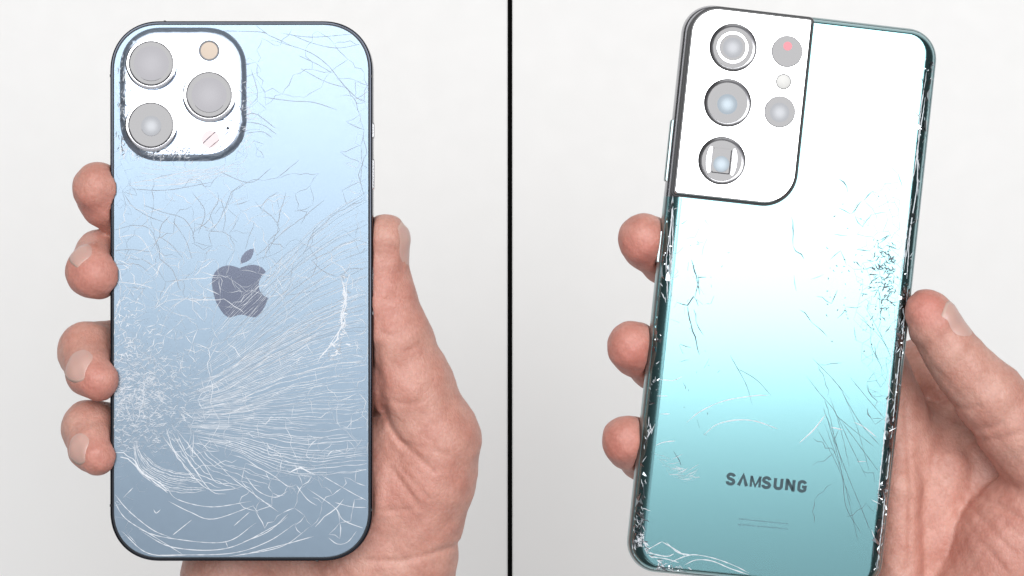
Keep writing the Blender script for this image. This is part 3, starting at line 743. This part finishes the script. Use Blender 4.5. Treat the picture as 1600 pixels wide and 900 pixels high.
# facets of the splintered curved edges
fv, ff = [], []
def splinter_strip(side, y0, y1, keep, cols=(1.05, 1.9, 2.9, 4.0, 5.0), step=1.25):
    n = int((y1 - y0) / step); m = len(cols); base = len(fv); ok = []
    for j in range(n + 1):
        wide = rnd.uniform(.75, 1.15)
        for i, c_ in enumerate(cols):
            u = side * (W2 / 2 - (1.0 + (c_ - 1.0) * wide + (rnd.gauss(0, .28) if 0 < i else 0))); y = y0 + (y1 - y0) * j / n + rnd.gauss(0, .36)
            z = z2(u, y); ok.append(z is not None)
            fv.append((u, y, (z if z is not None else T2 - 3) + .03 + (0 if i in (0, m - 1) else abs(rnd.gauss(0, .2)))))
    for j in range(n):
        for i in range(m - 1):
            a = base + j * m + i; q = (a, a + 1, a + m + 1, a + m)
            if not all(ok[k_ - base] for k_ in q) or rnd.random() > keep(y0 + (y1 - y0) * j / n) * (1.0 if i < m - 2 else .55): continue
            q = q if side < 0 else q[::-1]
            if rnd.random() < .5: ff.extend([(q[0], q[1], q[2]), (q[0], q[2], q[3])])
            else: ff.extend([(q[0], q[1], q[3]), (q[1], q[2], q[3])])
splinter_strip(1, -83, 76, lambda y: .75 * max(0, .45 + .75 * math.sin(y * .33 + 1.5 * math.sin(y * .11))) if y < 12 else (.30 * max(0, math.sin(y * .25 + 1)) if y < 62 else .55))
splinter_strip(-1, -83, 26, lambda y: .55 if y < -62 else .4 * max(0, math.sin(y * .3)), (1.05, 1.8, 2.6, 3.5))
tag(obj('edge_facet', fv, ff, M['facet'], phone2), kind='stuff')
# loose splinters standing in the broken edges
sv, sf = [], []
CL = [-80, -74, -63, -55, -46, -37, -24, -12, -3, 6, 14, 60, 72]
for _ in range(130):
    s = rnd.random()
    if s < .28: x, y = -W2 / 2 + rnd.uniform(1.0, 3.6), rnd.uniform(-82, 20)
    elif s < .82: x, y = W2 / 2 - rnd.uniform(1.1, 5.0), rnd.gauss(CL[rnd.randrange(len(CL))], 2.2)
    else: x, y = -W2 / 2 + rnd.uniform(1.2, 16), -H2 / 2 + rnd.uniform(1.2, 3.4)
    z = z2(x, y)
    if z is None: continue
    n = len(sv); l = .2 + rnd.expovariate(1 / .5); a = rnd.gauss(math.pi / 2, .9); w = rnd.uniform(.1, .5)
    d = np.array([math.cos(a), math.sin(a)]); e = np.array([-d[1], d[0]])
    p = np.array([x, y]); q1, q2, q3 = p - d * l / 2 + e * w / 2, p - d * l / 2 - e * w / 2, p + d * l / 2
    sv += [(*q1, z + .02 + rnd.uniform(0, .25)), (*q2, z + .02 + rnd.uniform(0, .25)), (*q3, z + .02 + rnd.uniform(0, .25)), (*p, z - .12)]
    sf += [(n, n + 1, n + 2), (n, n + 3, n + 1), (n + 1, n + 3, n + 2), (n + 2, n + 3, n)]
tag(obj('glass_splinter', sv, sf, M['shard'], phone2), kind='stuff')

# ------------------------------------------------------------------ hands: one continuous surface each, from a distance field
def H(px, py, z):
    q = (D - z) / D
    return np.array([(px - 800) / PX * q, -(py - 450) / PX * q, z])

def smin(a, b, k):
    h = np.clip(.5 + .5 * (b - a) / k, 0, 1)
    return b + (a - b) * h - k * h * (1 - h)

class Field:
    def __init__(s, lo, hi, h):
        s.lo, s.h = np.array(lo, float), h
        s.n = [int((hi[i] - lo[i]) / h) + 1 for i in range(3)]
        ax = [lo[i] + h * np.arange(s.n[i], dtype=np.float32) for i in range(3)]
        s.X, s.Y, s.Z = ax[0][:, None, None].astype(np.float32), ax[1][None, :, None].astype(np.float32), ax[2][None, None, :].astype(np.float32)
    def cone(s, a, ra, b, rb, flat=1.0):
        a, b = np.asarray(a, np.float32), np.asarray(b, np.float32); ba = b - a
        px, py, pz = s.X - a[0], s.Y - a[1], s.Z - a[2]
        t = np.clip((px * ba[0] + py * ba[1] + pz * ba[2]) / np.float32(ba @ ba + 1e-6), 0, 1)
        return np.sqrt((px - t * ba[0]) ** 2 + (py - t * ba[1]) ** 2 + ((pz - t * ba[2]) / flat) ** 2) - (ra + (rb - ra) * t)
    def chain(s, nodes, k):
        d = None
        for (p, r), (q, u) in zip(nodes[:-1], nodes[1:]):
            c = s.cone(p, r, q, u)
            d = c if d is None else smin(d, c, k)
        return d
    def crease(s, d, pts, w, depth):
        """a fold pressed in along a line seen from above"""
        P = [np.asarray(p, np.float32) for p in pts]
        best = None
        for a, b in zip(P[:-1], P[1:]):
            ba = b[:2] - a[:2]
            px, py = s.X - a[0], s.Y - a[1]
            t = np.clip((px * ba[0] + py * ba[1]) / np.float32(ba @ ba + 1e-6), 0, 1)
            q = (px - t * ba[0]) ** 2 + (py - t * ba[1]) ** 2
            best = q if best is None else np.minimum(best, q)
        return d + depth * np.exp(-best / (w * w)).astype(np.float32)
    def slab(s, mtx, w, h, r, z0, z1, grow):
        """distance to a rounded phone-shaped block, so that skin lies against it"""
        inv = mtx.inverted()
        x = inv[0][0] * s.X + inv[0][1] * s.Y + inv[0][2] * s.Z + inv[0][3] / MM
        y = inv[1][0] * s.X + inv[1][1] * s.Y + inv[1][2] * s.Z + inv[1][3] / MM
        z = inv[2][0] * s.X + inv[2][1] * s.Y + inv[2][2] * s.Z + inv[2][3] / MM
        r3 = 1.6
        qx, qy = np.abs(x) - (w / 2 - r), np.abs(y) - (h / 2 - r)
        d2 = np.sqrt(np.maximum(qx, 0) ** 2 + np.maximum(qy, 0) ** 2) + np.minimum(np.maximum(qx, qy), 0) - r
        dz = np.abs(z - (z0 + z1) / 2) - (z1 - z0) / 2
        a, b = d2 + r3, dz + r3
        return np.minimum(np.maximum(a, b), 0) + np.sqrt(np.maximum(a, 0) ** 2 + np.maximum(b, 0) ** 2) - r3 - grow
    def mesh(s, d):
        g = openvdb.FloatGrid(background=3.0)
        g.copyFromArray(np.ascontiguousarray(np.clip(d, -3, 3), dtype=np.float32), tolerance=0)
        p, q = g.convertToQuads(0.0)
        return p * s.h + s.lo, q

def build_hand(name, F, d, flush, label):
    p, q = F.mesh(d)
    q = q[:, ::-1]
    me = bpy.data.meshes.new(name)
    me.vertices.add(len(p)); me.vertices.foreach_set('co', (p * MM).astype(np.float32).ravel())
    me.loops.add(4 * len(q)); me.loops.foreach_set('vertex_index', q.astype(np.int32).ravel())
    me.polygons.add(len(q)); me.polygons.foreach_set('loop_start', (4 * np.arange(len(q))).astype(np.int32))
    me.update(calc_edges=True); me.validate()
    me.polygons.foreach_set('use_smooth', np.ones(len(me.polygons), dtype=bool))
    at = me.attributes.new('flush', 'FLOAT', 'POINT')
    val = np.zeros(len(p))
    for c, r, a in flush:
        val = np.maximum(val, a * np.exp(-((p - c) ** 2).sum(1) / (r * r)))
    at.data.foreach_set('value', val.astype(np.float32))
    me.materials.append(M['skin'])
    o = bpy.data.objects.new(name, me); C.objects.link(o)
    # normals outwards?
    n0 = sum(pl.normal.z * pl.center.z for pl in list(me.polygons)[::997])
    sm = o.modifiers.new('soften', 'SMOOTH'); sm.factor = .5; sm.iterations = 4
    tag(o, label, 'hand')
    tree = BVHTree.FromPolygons([tuple(a) for a in p], [tuple(int(i) for i in a) for a in q])
    return {'_obj': o, '_tree': tree}

def nail(hand, c, tipdir, normal, w, l, rise=.14):
    """nail plate laid on the finger: a rounded grid dropped on the skin from outside; tipdir points at the free edge"""
    t = Vector(tipdir).normalized(); n = Vector(normal); n = (n - t * n.dot(t)).normalized(); s = t.cross(n)
    tree = hand['_tree']
    nu, nv = 15, 15; V = []; F = []; mi = []
    top, low = [], []
    for j in range(nv):
        b = j / (nv - 1)
        for i in range(nu):
            u = 2 * i / (nu - 1) - 1
            y = (b - .5) * l
            if b > .5: y -= (b - .5) * 2 * l * .16 * u * u          # rounded free edge
            else: y += (.5 - b) * 2 * l * .22 * u * u               # rounded root
            x = u * w / 2 * (1 - .10 * (1 - b) ** 2)
            o = Vector(c) + s * x + t * y + n * 9
            hit = tree.ray_cast(o, -n, 22)
            if hit[0] is None: hit = tree.find_nearest(o - n * 10)
            q, m_ = hit[0], hit[1]
            if m_.dot(n) < 0: m_ = -m_
            e = min(1, 4.0 * (1 - abs(u))) * min(1, 4 * b) * min(1, 5 * (1 - b) + .3)
            top.append(q + m_ * (rise * e - .06 * (1 - e) + (.02 if b > .85 else 0)))
            low.append(q - m_ * .35)
    V = [tuple(p) for p in top] + [tuple(p) for p in low]
    m = nu * nv
    for j in range(nv - 1):
        for i in range(nu - 1):
            a = j * nu + i
            F.append((a, a + 1, a + nu + 1, a + nu)); mi.append(1 if j >= nv - 2 else 0)
            F.append((m + a, m + a + nu, m + a + nu + 1, m + a + 1)); mi.append(0)
    rim = [i for i in range(nu)] + [j * nu + nu - 1 for j in range(1, nv)] + [(nv - 1) * nu + i for i in range(nu - 2, -1, -1)] + [j * nu for j in range(nv - 2, 0, -1)]
    for a, b in zip(rim, rim[1:] + rim[:1]):
        F.append((a, a + m, b + m, b)); mi.append(1 if a >= (nv - 2) * nu else 0)
    o = obj('fingernail', V, F, [M['nail'], M['nail_tip']], hand['_obj'], True)
    o.data.polygons.foreach_set('material_index', mi)
    return fix_normals(o)

def organic(F, d, a=.18):
    w = np.sin(F.X * .55 + 1.3 * np.sin(F.Y * .21)) * np.sin(F.Y * .48 + F.Z * .4 + 1.1) + .6 * np.sin(F.X * 1.1 + F.Z * .9) * np.sin(F.Y * .97 + .6)
    return d + (a * w).astype(np.float32)

VOX = .6
r_ = lambda v: v / PX
# --- hand round the pale blue phone
F = Field((-140, -178, -62), (-2, 46, 9), VOX)
fing = [
    [(H(470, 420, -27), 11), (H(330, 355, -33), 9.5), (H(205, 322, -27), 9.0), (H(190, 324, -12), r_(47)), (H(168, 312, -8), r_(44)), (H(154, 294, -4), r_(41))],
    [(H(420, 510, -28), 11), (H(300, 455, -34), 9.5), (H(190, 412, -26), 9.0), (H(158, 398, -15), r_(40)), (H(146, 424, -4), r_(42)), (H(152, 428, -2), r_(39))],
    [(H(400, 610, -28), 11), (H(280, 560, -34), 9.5), (H(180, 545, -25), 8.8), (H(136, 548, -12), r_(45)), (H(142, 582, -3), r_(38)), (H(154, 594, 0), r_(33))],
    [(H(390, 710, -28), 10), (H(290, 690, -33), 8.6), (H(190, 672, -24), 8.2), (H(142, 670, -12), r_(45)), (H(145, 700, -4), r_(37)), (H(153, 712, -1), r_(31))],
]
df = None
for ch in fing:
    c = F.chain(ch, 1.5)
    df = c if df is None else smin(df, c, .7)
palm = None
for a, ra, b, rb in ((H(520, 860, -33), 16, H(470, 420, -27), 11), (H(490, 860, -33), 16, H(420, 510, -28), 11), (H(440, 850, -34), 15, H(400, 610, -28), 11), (H(375, 880, -35), 14, H(380, 710, -28), 11.5),
                     (H(560, 830, -30), 17, H(600, 700, -25), 14), (H(362, 900, -36), 16, H(395, 1500, -38), 17), (H(500, 900, -37), 18, H(500, 1500, -38), 21), (H(610, 880, -27), 17, H(585, 1500, -38), 18)):
    c = F.cone(a, ra, b, rb)
    palm = c if palm is None else smin(palm, c, 5)
th = F.chain([(H(601, 374, -7.5), r_(40)), (H(596, 425, -9), r_(40)), (H(601, 468, -10), r_(48)), (H(618, 530, -11), r_(56)), (H(642, 600, -13), r_(64)), (H(678, 688, -16), r_(72)), (H(668, 745, -18), r_(75)), (H(640, 880, -23), r_(72)), (H(618, 1040, -27), r_(80))], 3.5)
then_ = smin(F.cone(H(612, 760, -21), 15.5, H(625, 700, -19), 12.5), F.cone(H(600, 790, -23), 16, H(560, 930, -28), 18), 4)
palm = smin(palm, then_, 4)
palm = smin(palm, th, 3.0)
d = smin(palm, df, 3.5)
d = organic(F, d, .16)
for pts, w, dep in (([H(636, 548, 0), H(652, 541, 0), H(668, 545, 0)], .7, .45), ([H(600, 642, 0), H(606, 668, 0), H(622, 690, 0), H(650, 712, 0), H(676, 738, 0)], .9, .8), ([H(625, 694, 0), H(660, 700, 0), H(700, 712, 0)], .7, .35),
                    ([H(612, 737, 0), H(632, 762, 0), H(650, 790, 0)], .7, .45), ([H(622, 732, 0), H(650, 760, 0), H(668, 780, 0)], .6, .4), ([H(572, 882, 0), H(620, 884, 0), H(670, 872, 0), H(715, 862, 0)], .9, .6),
                    ([H(590, 802, 0), H(640, 800, 0), H(660, 792, 0)], .7, .3), ([H(600, 626, 0), H(640, 632, 0), H(664, 626, 0)], .7, .35), ([H(594, 520, 0), H(612, 524, 0), H(632, 520, 0)], .8, .35), ([H(600, 470, 0), H(620, 467, 0), H(644, 470, 0)], .8, .3),
                    ([H(628, 345, 0), H(629, 380, 0), H(627, 420, 0)], .6, .35), ([H(585, 545, 0), H(590, 600, 0), H(598, 650, 0)], 1.7, 1.4)):
    d = F.crease(d, pts, w, dep)
m1 = Matrix.Translation(((c1[0] - 800) / PX * MM, -(c1[1] - 450) / PX * MM, -T1 * MM))
sl = F.slab(m1, W1, H1, R1, 0, T1, .05)
d = -smin(-d, sl, .6)
hand1 = build_hand('hand', F, d, [(H(150, 320, -4), 9, .9), (H(140, 435, 0), 9, .95), (H(148, 600, 1), 7.5, 1.0), (H(150, 716, 0), 7, .85), (H(595, 470, -3), 14, .5), (H(600, 600, -8), 14, .5), (H(650, 760, -5), 22, .35)],
                   'hand holding the pale blue phone, thumb upright along its right side')
nail(hand1, H(124, 392, 1), (-.80, -.50, .1), (-.45, .66, .60), 10, 8)
nail(hand1, H(124, 570, 2), (-.30, -.85, .25), (-.66, .25, .70), 9, 11)
nail(hand1, H(130, 702, .5), (-.30, -.85, .22), (-.64, .25, .72), 8, 9.5)
nail(hand1, H(640, 383, -7), (.03, 1, .02), (1, 0, .16), 12, 14)

# --- hand round the teal phone
F = Field((22, -185, -72), (182, 34, 12), VOX)
fing = [
    [(H(1340, 520, -30), 11), (H(1200, 440, -36), 9.5), (H(1075, 402, -28), 9.0), (H(1043, 400, -15), r_(46)), (H(1012, 380, -9), r_(42)), (H(1006, 374, -5), r_(41))],
    [(H(1330, 610, -30), 11), (H(1190, 580, -36), 9.5), (H(1060, 560, -27), 8.8), (H(1026, 566, -15), r_(45)), (H(994, 546, -8), r_(41)), (H(988, 541, -4), r_(40))],
    [(H(1320, 710, -30), 10.5), (H(1180, 710, -35), 9), (H(1050, 704, -26), 8.4), (H(1008, 709, -15), r_(43)), (H(984, 692, -8), r_(41)), (H(979, 688, -4), r_(39))],
    [(H(1330, 800, -30), 9.5), (H(1200, 815, -34), 8), (H(1100, 810, -28), 7.5), (H(1060, 800, -20), 7)],
]
df = None
for ch in fing:
    c = F.chain(ch, 1.5)
    df = c if df is None else smin(df, c, .7)
palm = None
for a, ra, b, rb in ((H(1500, 960, -36), 16, H(1345, 530, -31), 11), (H(1470, 970, -37), 16, H(1335, 620, -31), 11), (H(1430, 980, -37), 15, H(1325, 720, -31), 11), (H(1390, 1000, -36), 14, H(1335, 810, -31), 10.5),
                     (H(1540, 1000, -36), 18, H(1560, 1550, -40), 21), (H(1450, 1010, -36), 17, H(1470, 1550, -40), 19), (H(1620, 980, -34), 18, H(1650, 1550, -40), 19), (H(1470, 780, -35), 13, H(1560, 800, -34), 14)):
    c = F.cone(a, ra, b, rb)
    palm = c if palm is None else smin(palm, c, 5)
palm = smin(palm, F.cone(H(1440, 590, -56), 13, H(1640, 700, -34), 15), 5)
palm = smin(palm, F.cone(H(1440, 700, -42), 14, H(1600, 760, -32), 14), 5)
pad = F.chain([(H(1396, 610, -44), r_(36)), (H(1400, 700, -25), r_(37)), (H(1402, 760, -21), r_(37)), (H(1405, 960, -23), r_(42))], 2)
mid = F.chain([(H(1484, 645, -46), r_(40)), (H(1478, 735, -28), r_(42)), (H(1462, 850, -27), r_(44))], 2)
palm = smin(palm, pad, 1.6)
palm = smin(palm, mid, 1.4)
then_ = F.chain([(H(1648, 770, -14), r_(80)), (H(1590, 850, -20), r_(98)), (H(1550, 960, -24), r_(112)), (H(1560, 1060, -28), r_(110))], 4)
palm = smin(palm, then_, 1.3)
th = F.chain([(H(1446, 487, -3.5), r_(36)), (H(1458, 505, -3.5), r_(38.5)), (H(1486, 549, -4), r_(41.5)), (H(1512, 582, -5), r_(46)), (H(1545, 618, -6), r_(54)), (H(1585, 668, -8), r_(58)), (H(1648, 750, -12), r_(72))], 3)
th = F.chain([(H(1446, 487, -3.5), r_(36)), (H(1458, 505, -3.5), r_(38.5)), (H(1486, 549, -4), r_(41.5)), (H(1512, 582, -5), r_(46)), (H(1545, 618, -6), r_(54)), (H(1585, 668, -8), r_(58)), (H(1648, 750, -12), r_(72))], 3)
palm = smin(palm, th, 1.6)
d = smin(palm, df, 3.0)
d = organic(F, d, .16)
for pts, w, dep in (([H(1497, 636, 0), H(1512, 640, 0), H(1524, 634, 0)], .7, .5), ([H(1530, 672, 0), H(1548, 668, 0), H(1562, 660, 0)], .8, .4), ([H(1535, 690, 0), H(1560, 684, 0), H(1590, 676, 0)], .8, .35),
                    ([H(1545, 775, 0), H(1562, 790, 0), H(1600, 812, 0)], 1.0, .6), ([H(1530, 790, 0), H(1555, 830, 0), H(1590, 868, 0)], .7, .4), ([H(1515, 800, 0), H(1540, 850, 0), H(1572, 890, 0)], .7, .3),
                    ([H(1545, 600, 0), H(1560, 592, 0), H(1572, 590, 0)], .7, .4), ([H(1552, 612, 0), H(1568, 606, 0), H(1580, 604, 0)], .7, .35), ([H(1505, 730, 0), H(1512, 746, 0), H(1502, 760, 0)], 1.0, .6),
                    ([H(1560, 810, 0), H(1600, 840, 0)], .6, .3), ([H(1437, 640, 0), H(1438, 760, 0), H(1436, 900, 0)], .9, .5)):
    d = F.crease(d, pts, w, dep)
m2 = Matrix.Translation(((c2[0] - 800) / PX * MM, -(c2[1] - 450) / PX * MM, 0)) @ MR @ Matrix.Translation((0, 0, -T2 * MM))
sl = F.slab(m2, W2, H2, R2, 0, T2, .05)
d = -smin(-d, sl, .6)
hand2 = build_hand('hand', F, d, [(H(1000, 400, 0), 11, .95), (H(985, 560, 0), 11, 1.0), (H(975, 705, 0), 10, .85), (H(1448, 480, 2), 8, .9), (H(1500, 690, -8), 14, .5), (H(1540, 860, -5), 25, .45)],
                   'hand holding the teal phone, bent thumb on its right edge, palm creased')
nail(hand2, H(1489, 506, 0), (-.58, .80, .05), (.75, .54, .40), 9.6, 13)
